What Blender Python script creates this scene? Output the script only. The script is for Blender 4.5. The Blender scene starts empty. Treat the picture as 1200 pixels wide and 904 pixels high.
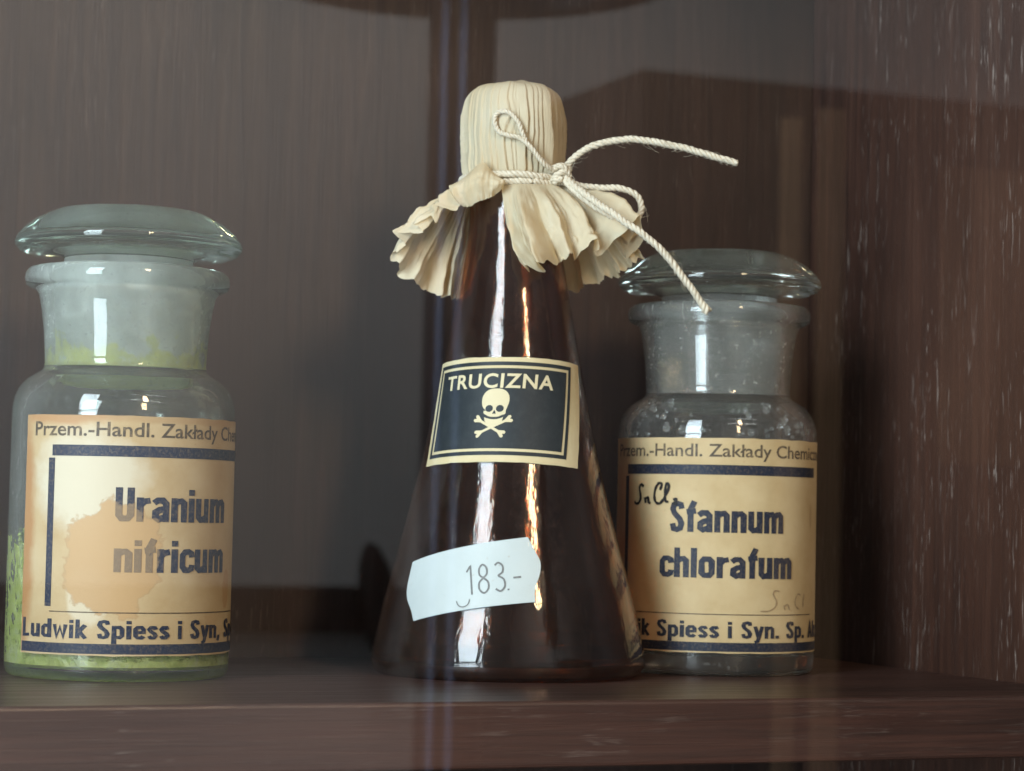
import bpy, bmesh, math, random
from mathutils import Vector, Matrix, noise

random.seed(7)
MM = 0.001
sc = bpy.context.scene
COL = sc.collection
PI = math.pi
rad = math.radians

# ------------------------------------------------------------------ camera
YAW, PITCH, ROLL = 22.50, 3.035, 1.24
cam_data = bpy.data.cameras.new('camera')
cam_data.sensor_width = 36.0
cam_data.lens = 36.0 * 2837.3 / 1200.0
cam_data.clip_start = 0.02
cam_data.clip_end = 50.0
cam_data.dof.use_dof = True
cam_data.dof.focus_distance = 0.685
cam_data.dof.aperture_fstop = 24.0
cam = bpy.data.objects.new('camera', cam_data)
COL.objects.link(cam)
Fw = Vector((math.sin(rad(YAW)) * math.cos(rad(PITCH)), math.cos(rad(YAW)) * math.cos(rad(PITCH)), math.sin(rad(PITCH))))
Rt = Vector((math.cos(rad(YAW)), -math.sin(rad(YAW)), 0))
Up = Rt.cross(Fw)
c, s = math.cos(rad(ROLL)), math.sin(rad(ROLL))
# scene content turns clockwise by ROLL, so the camera itself turns the other way
R2 = Rt * c + Up * s
U2 = Up * c - Rt * s
cam.matrix_world = Matrix(((R2.x, U2.x, -Fw.x, -0.16648), (R2.y, U2.y, -Fw.y, -0.69799),
                           (R2.z, U2.z, -Fw.z, 0.04929), (0, 0, 0, 1)))
sc.camera = cam

# ------------------------------------------------------------------ world, lamps, exposure
w = bpy.data.worlds.new('World'); sc.world = w; w.use_nodes = True
w.node_tree.nodes['Background'].inputs[0].default_value = (0.80, 0.92, 1.0, 1)
w.node_tree.nodes['Background'].inputs[1].default_value = 0.16

def area(name, loc, target, sx, sy, power, col):
    d = bpy.data.lights.new(name, 'AREA'); d.shape = 'RECTANGLE'; d.size = sx; d.size_y = sy
    d.energy = power; d.color = col
    o = bpy.data.objects.new(name, d); COL.objects.link(o); o.location = loc
    o.rotation_euler = (Vector(target) - Vector(loc)).to_track_quat('-Z', 'Y').to_euler()
    return o
area('window_light_upper', (-1.22, -0.98, 0.72), (0.1, 0, 0.40), 0.50, 0.76, 33.0, (0.75, 0.885, 1.0))
area('window_light_lower', (-1.22, -0.98, -0.10), (0.1, 0, 0.0), 0.50, 0.76, 22.0, (0.75, 0.885, 1.0))
area('warm_lamp', (0.22, -1.35, 0.78), (0.12, 0, 0.08), 0.12, 0.30, 7.5, (1.0, 0.70, 0.42))
area('mirrored_wall_fill', (0.42, -1.62, 1.30), (0.42, -2.6, -0.25), 1.1, 0.4, 16.0, (0.97, 0.97, 1.0))  # added unseen fill, brightens the wall that the pane mirrors

sc.render.engine = 'CYCLES'
sc.view_settings.view_transform = 'Standard'
sc.view_settings.look = 'None'
sc.view_settings.exposure = 0.12
sc.view_settings.gamma = 1.0
sc.cycles.use_denoising = True
sc.cycles.max_bounces = 24
sc.cycles.diffuse_bounces = 4
sc.cycles.glossy_bounces = 8
sc.cycles.transmission_bounces = 20
sc.cycles.transparent_max_bounces = 16
sc.cycles.sample_clamp_indirect = 60.0
sc.cycles.blur_glossy = 0.3

# ------------------------------------------------------------------ helpers
def empty(name, loc=(0, 0, 0), rz=0.0):
    o = bpy.data.objects.new(name, None); COL.objects.link(o)
    o.location = loc; o.rotation_euler = (0, 0, rz); o.empty_display_size = 0.02
    return o

def tag(o, label=None, cat=None, group=None, kind=None):
    if label: o['label'] = label
    if cat: o['category'] = cat
    if group: o['group'] = group
    if kind: o['kind'] = kind
    return o

def link(name, me, mat=None, parent=None, smooth=True):
    o = bpy.data.objects.new(name, me); COL.objects.link(o)
    if mat: me.materials.append(mat)
    if parent: o.parent = parent
    if smooth:
        for p in me.polygons: p.use_smooth = True
    return o

def from_bm(name, bm, mat=None, parent=None, smooth=True):
    me = bpy.data.meshes.new(name); bm.to_mesh(me); bm.free()
    return link(name, me, mat, parent, smooth)

def add_box(bm, lo, hi):
    x0, y0, z0 = lo; x1, y1, z1 = hi
    v = [bm.verts.new(p) for p in ((x0,y0,z0),(x1,y0,z0),(x1,y1,z0),(x0,y1,z0),(x0,y0,z1),(x1,y0,z1),(x1,y1,z1),(x0,y1,z1))]
    for f in ((0,3,2,1),(4,5,6,7),(0,1,5,4),(1,2,6,5),(2,3,7,6),(3,0,4,7)):
        bm.faces.new([v[i] for i in f])
    return v

def box(name, lo, hi, mat, parent=None, bevel=0.0):
    bm = bmesh.new(); add_box(bm, lo, hi)
    if bevel:
        bmesh.ops.bevel(bm, geom=bm.edges[:], offset=bevel, segments=3, profile=0.6, affect='EDGES')
    return from_bm(name, bm, mat, parent, False)

def lathe(name, prof, mat, parent=None, seg=96, wobble=None, scale=MM, second=None):
    """closed or open profile of (r, z) in mm turned round z"""
    bm = bmesh.new(); rings = []
    for (r, z) in prof:
        if r < 1e-6:
            rings.append([bm.verts.new((0, 0, z * scale))])
        else:
            ring = []
            for k in range(seg):
                a = 2 * PI * k / seg
                rr, zz = (r, z) if wobble is None else wobble(r, z, a)
                ring.append(bm.verts.new((rr * math.cos(a) * scale, rr * math.sin(a) * scale, zz * scale)))
            rings.append(ring)
    for i, (A, B) in enumerate(zip(rings, rings[1:])):
        if len(A) == 1 and len(B) == 1: continue
        mi = 1 if second and second[1] <= i < second[2] else 0
        for k in range(seg):
            k2 = (k + 1) % seg
            if len(A) == 1: f = bm.faces.new((A[0], B[k2], B[k]))
            elif len(B) == 1: f = bm.faces.new((A[k], A[k2], B[0]))
            else: f = bm.faces.new((A[k], A[k2], B[k2], B[k]))
            f.material_index = mi
    bmesh.ops.recalc_face_normals(bm, faces=bm.faces[:])
    o = from_bm(name, bm, mat, parent)
    if second: o.data.materials.append(second[0])
    return o

def crom(pts, n):
    """Catmull-Rom through points (any dimension), n samples per span"""
    P = [Vector(p) for p in pts]; out = []
    for i in range(len(P) - 1):
        p0 = P[i - 1] if i else P[0] * 2 - P[1]
        p1, p2 = P[i], P[i + 1]
        p3 = P[i + 2] if i + 2 < len(P) else P[-1] * 2 - P[-2]
        for k in range(n):
            t = k / n
            out.append(0.5 * ((2 * p1) + (p2 - p0) * t + (2 * p0 - 5 * p1 + 4 * p2 - p3) * t * t + (3 * p1 - p0 - 3 * p2 + p3) * t ** 3))
    out.append(P[-1])
    return out

def rprof(pts, n=4):
    return [(max(p.x, 0.0), p.y) for p in crom([(a, b, 0) for a, b in pts], n)]

# ---- flat shapes (mm) bent on to a round surface
def sub_long(bm, L):
    for _ in range(7):
        es = [e for e in bm.edges if e.calc_length() > L]
        if not es: break
        bmesh.ops.subdivide_edges(bm, edges=es, cuts=1)
        bmesh.ops.triangulate(bm, faces=[f for f in bm.faces if len(f.verts) > 3])

def bend(name, polys, fn, off, mat, parent, L=1.6, stagger=0.0, smooth=False, extra=None):
    """polys: list of 2D outlines in mm; fn(u, v, off) -> point; off in mm; UV keeps the flat mm / 100"""
    bm = bmesh.new(); uv = bm.loops.layers.uv.new('flat')
    for i, poly in enumerate(polys):
        b2 = bmesh.new()
        vs = [b2.verts.new((p[0], p[1], 0)) for p in poly]
        f = b2.faces.new(vs); f.normal_update()
        if f.normal.z < 0: bmesh.ops.reverse_faces(b2, faces=[f])
        bmesh.ops.triangulate(b2, faces=b2.faces[:])
        sub_long(b2, L)
        b2.verts.index_update()
        base = [bm.verts.new((v.co.x, v.co.y, off + stagger * i)) for v in b2.verts]
        for f in b2.faces: bm.faces.new([base[v.index] for v in f.verts])
        b2.free()
    if extra:
        for (ve, fa) in extra:
            b2 = bmesh.new()
            vs = [b2.verts.new((p[0], p[1], 0)) for p in ve]
            for t in fa:
                try: b2.faces.new([vs[k] for k in t])
                except ValueError: pass
            bmesh.ops.triangulate(b2, faces=b2.faces[:]); sub_long(b2, L); b2.verts.index_update()
            for f in b2.faces:
                f.normal_update()
                if f.normal.z < 0: f.normal_flip()
            base = [bm.verts.new((v.co.x, v.co.y, off)) for v in b2.verts]
            for f in b2.faces:
                try: bm.faces.new([base[v.index] for v in f.verts])
                except ValueError: pass
            b2.free()
    for f in bm.faces:
        for l in f.loops: l[uv].uv = (l.vert.co.x / 100, l.vert.co.y / 100)
    for v in bm.verts: v.co = fn(v.co.x, v.co.y, v.co.z)
    return from_bm(name, bm, mat, parent, smooth)

def rect(u0, u1, v0, v1): return [(u0, v0), (u1, v0), (u1, v1), (u0, v1)]

def ribbon(pts, wd, jit=0.0):
    """polyline -> outline polygons, one quad per span with mitred joints"""
    P = [Vector((p[0], p[1])) for p in pts]; n = len(P)
    closed = (P[0] - P[-1]).length < 1e-6
    L, Rr = [], []
    for i in range(n):
        if closed: a, b = P[(i - 1) % (n - 1)], P[(i + 1) % (n - 1)]
        else: a, b = P[max(i - 1, 0)], P[min(i + 1, n - 1)]
        p = P[i]
        d1 = (p - a).normalized() if (p - a).length > 1e-9 else (b - p).normalized()
        d2 = (b - p).normalized() if (b - p).length > 1e-9 else d1
        t = (d1 + d2)
        t = t.normalized() if t.length > 1e-6 else d1
        nn = Vector((-t.y, t.x)); m = 1 / max(0.55, abs(nn.dot(Vector((-d1.y, d1.x)))))
        hw = wd / 2 * m * (1 + random.uniform(-jit, jit))
        L.append(p + nn * hw); Rr.append(p - nn * hw)
    return [[tuple(L[i]), tuple(Rr[i]), tuple(Rr[i + 1]), tuple(L[i + 1])] for i in range(n - 1)]

# bold condensed poster letters: x height 1, strokes as centre lines; (strokes, advance)
W_ = 0.25
GL = {
 'n': ([[(.12,0),(.12,1.0)],[(.12,.74),(.26,.86),(.40,.88),(.50,.78),(.50,0)]], .70),
 'm': ([[(.12,0),(.12,1.0)],[(.12,.74),(.26,.86),(.38,.88),(.47,.78),(.47,0)],[(.47,.74),(.61,.86),(.73,.88),(.82,.78),(.82,0)]], 1.02),
 'u': ([[(.50,0),(.50,1.0)],[(.50,.26),(.36,.14),(.22,.12),(.12,.22),(.12,1.0)]], .70),
 'r': ([[(.12,0),(.12,1.0)],[(.12,.68),(.26,.84),(.47,.88)]], .54),
 'i': ([[(.12,0),(.12,1.0)],[(.12,1.12),(.12,1.36)]], .32),
 'l': ([[(.12,0),(.12,1.40)]], .32),
 'a': ([[(.06,.78),(.20,.89),(.38,.89),(.50,.76),(.50,0)],[(.50,.55),(.28,.50),(.13,.40),(.12,.20),(.24,.11),(.50,.22)]], .70),
 't': ([[(.20,0),(.20,1.05),(.36,1.42)],[(.03,.92),(.42,.98)]], .48),
 'c': ([[(.52,.66),(.50,.82),(.38,.89),(.22,.88),(.12,.74),(.12,.26),(.22,.12),(.38,.11),(.50,.18),(.52,.34)]], .66),
 'o': ([[(.12,.5),(.12,.76),(.22,.88),(.42,.88),(.52,.76),(.52,.24),(.42,.12),(.22,.12),(.12,.24),(.12,.5)]], .72),
 'h': ([[(.12,0),(.12,1.40)],[(.12,.74),(.26,.86),(.40,.88),(.50,.78),(.50,0)]], .70),
 'U': ([[(.12,1.40),(.12,.26),(.22,.12),(.42,.12),(.52,.26),(.52,1.40)]], .72),
 'S': ([[(.52,1.06),(.48,1.26),(.34,1.30),(.18,1.24),(.13,1.04),(.20,.86),(.44,.58),(.51,.38),(.46,.16),(.32,.10),(.17,.14),(.12,.38)]], .70),
 's': ([[(.44,.72),(.38,.88),(.22,.88),(.13,.74),(.20,.58),(.38,.42),(.44,.26),(.35,.11),(.19,.11),(.11,.26)]], .60),
 'L': ([[(.12,1.40),(.12,.10),(.52,.14)]], .64),
 'd': ([[(.50,0),(.50,1.40)],[(.50,.86),(.24,.88),(.12,.74),(.12,.26),(.24,.12),(.50,.16)]], .70),
 'p': ([[(.12,-.36),(.12,1.0)],[(.12,.86),(.38,.88),(.50,.74),(.50,.26),(.38,.12),(.12,.16)]], .70),
 'w': ([[(.10,1.0),(.22,.06),(.40,.80),(.58,.06),(.70,1.0)]], .88),
 'k': ([[(.12,0),(.12,1.40)],[(.50,1.0),(.20,.52),(.52,0)]], .66),
 'e': ([[(.13,.50),(.50,.52),(.50,.74),(.40,.89),(.22,.88),(.12,.74),(.12,.26),(.22,.12),(.40,.11),(.50,.24)]], .66),
 'y': ([[(.10,1.0),(.30,.12)],[(.52,1.0),(.26,-.22),(.08,-.32)]], .66),
 'A': ([[(.08,0),(.30,1.40),(.54,0)],[(.16,.42),(.46,.42)]], .70),
 '.': ([[(.12,0),(.12,.24)]], .34),
 ',': ([[(.14,.22),(.14,.06),(.06,-.22)]], .34),
 ' ': ([], .40),
}
def poster(text, u0, u1, v0, xh, wd=W_, jit=0.07):
    tot = sum(GL[ch][1] for ch in text) - 0.1
    kx = (u1 - u0) / tot; out = []; x = 0.0
    for ch in text:
        for st in GL[ch][0]:
            for q in ribbon([(p[0], p[1]) for p in st], wd, jit):
                out.append([(u0 + (x + p[0]) * kx, v0 + p[1] * xh) for p in q])
        x += GL[ch][1]
    return out

def font(text, u0, u1, v0, cap, bold=0.0, spacing=1.0):
    """built-in typeface, filled, fitted to a width and cap height in mm -> (verts, faces)"""
    cu = bpy.data.curves.new('type', 'FONT'); cu.body = text; cu.size = 1.0; cu.offset = bold
    cu.space_character = spacing; cu.resolution_u = 4
    o = bpy.data.objects.new('type', cu); COL.objects.link(o)
    bpy.context.view_layer.update()
    dg = bpy.context.evaluated_depsgraph_get()
    me = bpy.data.meshes.new_from_object(o.evaluated_get(dg))
    vs = [v.co.copy() for v in me.vertices]; fs = [tuple(p.vertices) for p in me.polygons]
    bpy.data.objects.remove(o); bpy.data.curves.remove(cu); bpy.data.meshes.remove(me)
    x0 = min(v.x for v in vs); x1 = max(v.x for v in vs)
    capu = 0.727
    return ([(u0 + (v.x - x0) / (x1 - x0) * (u1 - u0), v0 + v.y / capu * cap) for v in vs], fs)

# ------------------------------------------------------------------ materials
class NT:
    def __init__(self, name):
        self.m = bpy.data.materials.new(name); self.m.use_nodes = True
        self.t = self.m.node_tree; self.t.nodes.clear()
        self.out = self.t.nodes.new('ShaderNodeOutputMaterial')
    def n(self, typ, **kw):
        nd = self.t.nodes.new('ShaderNode' + typ)
        for k, v in kw.items():
            if k.startswith('_'): setattr(nd, k[1:], v)
            else:
                key = int(k[1:]) if k[0] == 'i' and k[1:].isdigit() else k.replace('_', ' ')
                if isinstance(v, bpy.types.NodeSocket): self.t.links.new(v, nd.inputs[key])
                else: nd.inputs[key].default_value = v
        return nd
    def lk(self, a, b): self.t.links.new(a, b)
    def coord(self, kind='Object'): return self.n('TexCoord').outputs[kind]
    def mapping(self, vec, scale=(1,1,1), loc=(0,0,0), rot=(0,0,0)):
        return self.n('Mapping', Vector=vec, Scale=scale, Location=loc, Rotation=rot).outputs[0]
    def noise(self, vec, scale, detail=4.0, rough=0.55, dist=0.0):
        return self.n('TexNoise', Vector=vec, Scale=scale, Detail=detail, Roughness=rough, Distortion=dist).outputs['Fac']
    def ramp(self, fac, stops, interp='LINEAR'):
        nd = self.n('ValToRGB', Fac=fac); cr = nd.color_ramp; cr.interpolation = interp
        while len(cr.elements) > 1: cr.elements.remove(cr.elements[-1])
        for i, (p, col) in enumerate(stops):
            e = cr.elements[0] if i == 0 else cr.elements.new(p)
            e.position = p; e.color = (*col, 1) if len(col) == 3 else col
        return nd.outputs['Color']
    def g(self, v): return (v, v, v)
    def mix(self, fac, a, b, mode='MIX'):
        nd = self.n('Mix', _data_type='RGBA', _blend_type=mode)
        for key, v in ((0, fac), (6, a), (7, b)):
            if isinstance(v, bpy.types.NodeSocket): self.lk(v, nd.inputs[key])
            else: nd.inputs[key].default_value = (*v, 1) if isinstance(v, tuple) and len(v) == 3 else v
        return nd.outputs[2]
    def math(self, op, a, b=None, clamp=False):
        nd = self.n('Math', _operation=op); nd.use_clamp = clamp
        for k, v in ((0, a), (1, b)):
            if v is None: continue
            if isinstance(v, bpy.types.NodeSocket): self.lk(v, nd.inputs[k])
            else: nd.inputs[k].default_value = v
        return nd.outputs[0]
    def bump(self, h, strength=0.3, dist=0.001):
        return self.n('Bump', Height=h, Strength=strength, Distance=dist).outputs[0]
    def done(self, shader):
        self.lk(shader, self.out.inputs['Surface']); return self.m

def wood(name, dark, mid, light, axis, fleck=0.0, rough=0.42, seed=0.0, speck=0.0):
    t = NT(name); co = t.coord('Object')
    sc_ = {'x': (2.2, 60, 60), 'z': (60, 60, 2.2)}[axis]
    sf = {'x': (14, 420, 420), 'z': (300, 300, 16)}[axis]
    v = t.mapping(co, sc_, (seed, seed * 1.7, seed * .6))
    n1 = t.noise(v, 1.0, 6, .62, .8)
    v2 = t.mapping(co, sf, (seed * 2, 0, seed))
    n2 = t.noise(v2, 1.0, 5, .7, .4)
    big = t.noise(t.mapping(co, (7, 7, 7), (seed, 2, 5)), 1.0, 3, .5)
    col = t.ramp(n1, [(.25, dark), (.55, mid), (.85, light)])
    col = t.mix(t.ramp(n2, [(.35, t.g(0)), (.65, t.g(.8))]), col, dark)
    col = t.mix(t.ramp(big, [(.35, t.g(0)), (.7, t.g(.45))]), col, light)
    if fleck:
        vf = t.mapping(co, {'x': (60, 900, 900), 'z': (950, 950, 75)}[axis], (seed * 3, 1, 2))
        nf = t.noise(vf, 1.0, 2, .5, 1.2)
        patch = t.noise(t.mapping(co, (30, 30, 16), (3, seed, 1)), 1.0, 4, .65)
        m = t.math('MULTIPLY', t.ramp(nf, [(.61, t.g(0)), (.71, t.g(1))]), t.ramp(patch, [(.43, t.g(.05)), (.62, t.g(1))]))
        col = t.mix(t.math('MULTIPLY', m, fleck), col, (.42, .34, .29))
    bsdf = t.n('BsdfPrincipled', Base_Color=col)
    rr = t.ramp(n2, [(.3, t.g(rough - .08)), (.8, t.g(rough + .16))])
    t.lk(rr, bsdf.inputs['Roughness'])
    bsdf.inputs['Specular IOR Level'].default_value = 0.45
    t.lk(t.bump(n2, .35, .0006), bsdf.inputs['Normal'])
    return t.done(bsdf.outputs[0])

M = {}
M['wood_back'] = wood('dark stained wood of the back', (.008, .0038, .0028), (.027, .0128, .0092), (.062, .032, .023), 'z', .10, .5, 1.0)
M['wood_side'] = wood('red brown wood of the side', (.016, .0060, .0040), (.060, .0250, .0160), (.120, .056, .036), 'z', .66, .42, 4.0)
M['wood_shelf'] = wood('brown wood of the shelf', (.015, .0064, .0048), (.054, .0235, .0170), (.110, .054, .040), 'x', .16, .38, 9.0)

def pane_mat():
    t = NT('cabinet pane glass')
    face = t.n('LayerWeight', Blend=0.5).outputs['Facing']
    f = t.math('ADD', t.math('MULTIPLY', t.math('POWER', face, 5.0), .957), .043, True)
    tr = t.n('BsdfTransparent', Color=(.985, .99, .985, 1)).outputs[0]
    gl = t.n('BsdfGlossy', Color=(1, 1, 1, 1), Roughness=0.0).outputs[0]
    mx = t.n('MixShader', i0=f, i1=tr, i2=gl)
    return t.done(mx.outputs[0])
M['pane'] = pane_mat()

def glass(name, tint, rough, dust, dustcol, ior=1.5, bumpk=.12, bumps=70, streak=0.0, stain=None):
    t = NT(name); co = t.coord('Object')
    g = t.n('BsdfGlass', Color=(*tint, 1), Roughness=rough, IOR=ior)
    nb = t.noise(t.mapping(co, (bumps, bumps, bumps * .5)), 1.0, 2, .5)
    bp = t.bump(nb, bumpk, .002)
    t.lk(bp, g.inputs['Normal'])
    sm = t.noise(t.mapping(co, (60, 60, 30), (4, 1, 7)), 1.0, 5, .65, .6)
    grit = t.noise(t.mapping(co, (700, 700, 700)), 1.0, 2, .5)
    fac = t.math('MULTIPLY', t.ramp(sm, [(.3, t.g(.35)), (.75, t.g(1.0))]), dust)
    fac = t.math('ADD', fac, t.math('MULTIPLY', t.ramp(grit, [(.63, t.g(0)), (.72, t.g(1))]), dust * 1.6), True)
    col = dustcol
    if streak:
        s1 = t.noise(t.mapping(co, (90, 90, 420), (2, 5, 1)), 1.0, 5, .7, .3)
        s2 = t.noise(t.mapping(co, (75, 75, 60), (9, 2, 3)), 1.0, 6, .7, .8)
        sm2 = t.math('MULTIPLY', t.ramp(s1, [(.3, t.g(.3)), (.7, t.g(1))]), t.ramp(s2, [(.35, t.g(.25)), (.65, t.g(1))]))
        fac = t.math('MULTIPLY', fac, t.math('ADD', t.math('MULTIPLY', sm2, streak), 1 - streak * .55), True)
        col = t.mix(t.ramp(s2, [(.3, t.g(.6)), (.65, t.g(0))]), dustcol, tuple(.55 * q for q in dustcol))
    if stain:
        zc = t.n('SeparateXYZ', Vector=co).outputs['Z']
        wob = t.math('ADD', zc, t.math('MULTIPLY', t.math('SUBTRACT', t.noise(t.mapping(co, (170, 170, 150)), 1.0, 6, .68), .5), .034))
        band = t.ramp(t.math('MULTIPLY', t.math('SUBTRACT', wob, stain[0]), 1 / stain[1]), [(0.0, t.g(1)), (.75, t.g(.75)), (1.0, t.g(0))])
        col = t.mix(band, col, stain[2])
        fac = t.math('MAXIMUM', fac, t.math('MULTIPLY', band, .85))
    d = t.n('BsdfDiffuse')
    if isinstance(col, tuple): d.inputs['Color'].default_value = (*col, 1)
    else: t.lk(col, d.inputs['Color'])
    tl = t.n('BsdfTranslucent')
    if isinstance(col, tuple): tl.inputs['Color'].default_value = (*col, 1)
    else: t.lk(col, tl.inputs['Color'])
    dd = t.n('MixShader', i0=.35, i1=d.outputs[0], i2=tl.outputs[0])
    mx = t.n('MixShader', i0=fac, i1=g.outputs[0], i2=dd.outputs[0])
    return t.done(mx.outputs[0])
M['jar_green'] = glass('dusty greenish jar glass', (.965, .985, .965), .02, .075, (.90, .94, .86), bumpk=.10)
M['jar_clear'] = glass('clear jar glass', (.975, .985, .975), .015, .075, (.80, .80, .75), bumpk=.10)
M['stop_green'] = glass('milky stopper glass', (.93, .975, .945), .015, .06, (.78, .84, .76), bumpk=.14)
M['stop_clear'] = glass('grey stopper glass', (.94, .96, .94), .015, .07, (.68, .68, .62), bumpk=.14)
M['ground_green'] = glass('ground glass with yellow crust', (.95, .97, .95), .45, .92, (.93, .96, .92), bumpk=.2, streak=.6, stain=(.0885, .0075, (.74, .76, .36)))
M['ground_clear'] = glass('ground glass of the clear stopper', (.95, .96, .95), .16, .34, (.88, .88, .83), bumpk=.15, streak=.7)

def amber():
    t = NT('dark amber glass'); co = t.coord('Object')
    nb = t.noise(t.mapping(co, (260, 260, 95)), 1.0, 3, .55)
    nb2 = t.noise(t.mapping(co, (40, 40, 12)), 1.0, 2, .5)
    h = t.math('ADD', t.math('MULTIPLY', nb, .34), nb2)
    bp = t.bump(h, .24, .0020)
    g = t.n('BsdfPrincipled', Base_Color=(.42, .15, .06, 1), Roughness=.075, IOR=1.5, Normal=bp)
    g.inputs['Transmission Weight'].default_value = 1.0
    sm = t.noise(t.mapping(co, (45, 45, 20), (4, 1, 7)), 1.0, 5, .65, .6)
    d = t.n('BsdfDiffuse', Color=(.26, .19, .155, 1))
    fac = t.ramp(sm, [(.35, t.g(.015)), (.75, t.g(.08))])
    mx = t.n('MixShader', i0=fac, i1=g.outputs[0], i2=d.outputs[0])
    return t.done(mx.outputs[0])
M['amber'] = amber()

def blob(t, uvv, cx, cy, rx, ry, nz, soft=.04, wob=.5, seed=0.0):
    """mask of a stain with an uneven rim, flat label coordinates (m/10)"""
    v = t.mapping(uvv, (1 / rx, 1 / ry, 1), (-cx / rx, -cy / ry, 0))
    ln = t.n('VectorMath', _operation='LENGTH', i0=v).outputs['Value']
    n = t.noise(t.mapping(uvv, (nz, nz, nz), (seed, seed, 0)), 1.0, 5, .6)
    d = t.math('ADD', ln, t.math('MULTIPLY', t.math('SUBTRACT', n, .5), wob))
    return t.ramp(d, [(.8 - soft, t.g(1)), (.8 + soft, t.g(0))])

def paper(name, base, dark, pale, stains=(), rough=.6):
    t = NT(name); uv = t.coord('UV')
    big = t.noise(t.mapping(uv, (5, 5, 5)), 1.0, 4, .6)
    col = t.ramp(big, [(.3, dark), (.55, base), (.8, pale)])
    fib = t.noise(t.mapping(uv, (70, 90, 50)), 1.0, 6, .7)
    col = t.mix(t.math('MULTIPLY', fib, .30), col, dark)
    spots = t.noise(t.mapping(uv, (75, 75, 75), (7, 3, 0)), 1.0, 2, .5)
    col = t.mix(t.ramp(spots, [(.70, t.g(0)), (.77, t.g(.4))]), col, (.30, .17, .07))
    for (args, c_, k) in stains:
        col = t.mix(t.math('MULTIPLY', blob(t, uv, *args), k), col, c_)
    b = t.n('BsdfPrincipled', Base_Color=col, Roughness=rough)
    b.inputs['Specular IOR Level'].default_value = .3
    t.lk(t.bump(t.math('ADD', fib, t.math('MULTIPLY', big, 1.5)), .25, .0004), b.inputs['Normal'])
    return t.done(b.outputs[0])

STAIN = (-.195, .345, .165, .20, 10.0, .014, .85, 2.0)
TIDE = (-.195, .345, .172, .208, 10.0, .014, .85, 2.0)
M['label_stained'] = paper('stained label paper', (.52, .385, .215), (.44, .30, .145), (.58, .455, .28), (
    ((-.27, .56, .20, .17, 11.0, .18, .7, 5.0), (.62, .56, .42), .8),
    ((-.255, .24, .08, .10, 16.0, .10, .6, 1.0), (.66, .59, .44), .6),
    (TIDE, (.40, .24, .11), .6),
    (STAIN, (.50, .32, .155), .9),
    ((-.485, .42, .055, .42, 12.0, .25, .8, 4.0), (.40, .20, .08), .9),
    ((-.35, .745, .20, .035, 14.0, .3, .9, 6.0), (.42, .20, .08), .7),
    ((.05, .74, .5, .02, 14.0, .3, .9, 2.0), (.40, .24, .11), .55),
    ((.22, .26, .03, .07, 26.0, .05, .5, 8.0), (.40, .22, .09), .55)))
M['label_tan'] = paper('tan label paper', (.54, .41, .225), (.45, .32, .155), (.60, .47, .28), (
    ((.345, .50, .012, .05, 40.0, .2, 1.0, 3.0), (.30, .20, .10), .45),
    ((-.45, .35, .07, .45, 9.0, .3, .8, 6.0), (.36, .22, .10), .6)))
M['label_cream'] = paper('cream poison label paper', (.66, .56, .34), (.58, .46, .25), (.70, .61, .40))
M['sticker'] = paper('pale price sticker', (.53, .585, .575), (.49, .54, .53), (.57, .62, .61), rough=.45)

def ink(name, colr, wear=.35, base=(.5, .35, .18), stain=None, scale=60):
    t = NT(name); uv = t.coord('UV')
    n = t.noise(t.mapping(uv, (scale, scale, scale)), 1.0, 5, .7)
    f = t.math('MULTIPLY', t.ramp(n, [(.48, t.g(0)), (.72, t.g(1))]), wear)
    col = t.mix(f, colr, base)
    if stain: col = t.mix(t.math('MULTIPLY', blob(t, uv, *stain), .48), col, (.42, .28, .14))
    b = t.n('BsdfPrincipled', Base_Color=col, Roughness=.55)
    b.inputs['Specular IOR Level'].default_value = .3
    return t.done(b.outputs[0])
M['ink_blue_worn'] = ink('worn blue ink', (.018, .028, .055), .30, stain=STAIN, scale=110)
M['ink_blue'] = ink('dark blue ink', (.012, .018, .036), .18, scale=110)
M['ink_grey'] = ink('grey brown type ink', (.085, .065, .045), .4)
M['ink_black'] = ink('black pen ink', (.008, .007, .008), .05)
M['pencil'] = ink('faint pencil', (.26, .18, .10), .5)
M['ink_slate'] = ink('slate black print', (.020, .026, .030), .22, (.07, .08, .08), scale=25)
M['ink_cream'] = ink('cream unprinted paper', (.66, .57, .36), .15)
M['ink_pale'] = ink('pale grey till ink', (.17, .17, .165), .3, (.42, .45, .44))

def crepe(name='cream crepe paper', warm=0.0):
    t = NT(name); co = t.coord('Object')
    uvc = t.coord('UV')
    fine = t.noise(t.mapping(uvc, (150, 7, 1)), 1.0, 5, .7, .3)
    big = t.noise(t.mapping(co, (60, 60, 40)), 1.0, 4, .6)
    col = t.ramp(big, [(.3, (.82, .67, .43)), (.6, (.91, .81, .58)), (.85, (.94, .88, .70))])
    col = t.mix(t.math('MULTIPLY', fine, .10), col, (.70, .58, .38))
    bp = t.bump(fine, .5, .0007)
    d = t.n('BsdfPrincipled', Base_Color=col, Roughness=.75, Normal=bp)
    d.inputs['Specular IOR Level'].default_value = .2
    tl = t.n('BsdfTranslucent', Color=(.86, .66, .38, 1))
    mx = t.n('MixShader', i0=.42, i1=d.outputs[0], i2=tl.outputs[0])
    return t.done(mx.outputs[0])
M['crepe'] = crepe()

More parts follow.
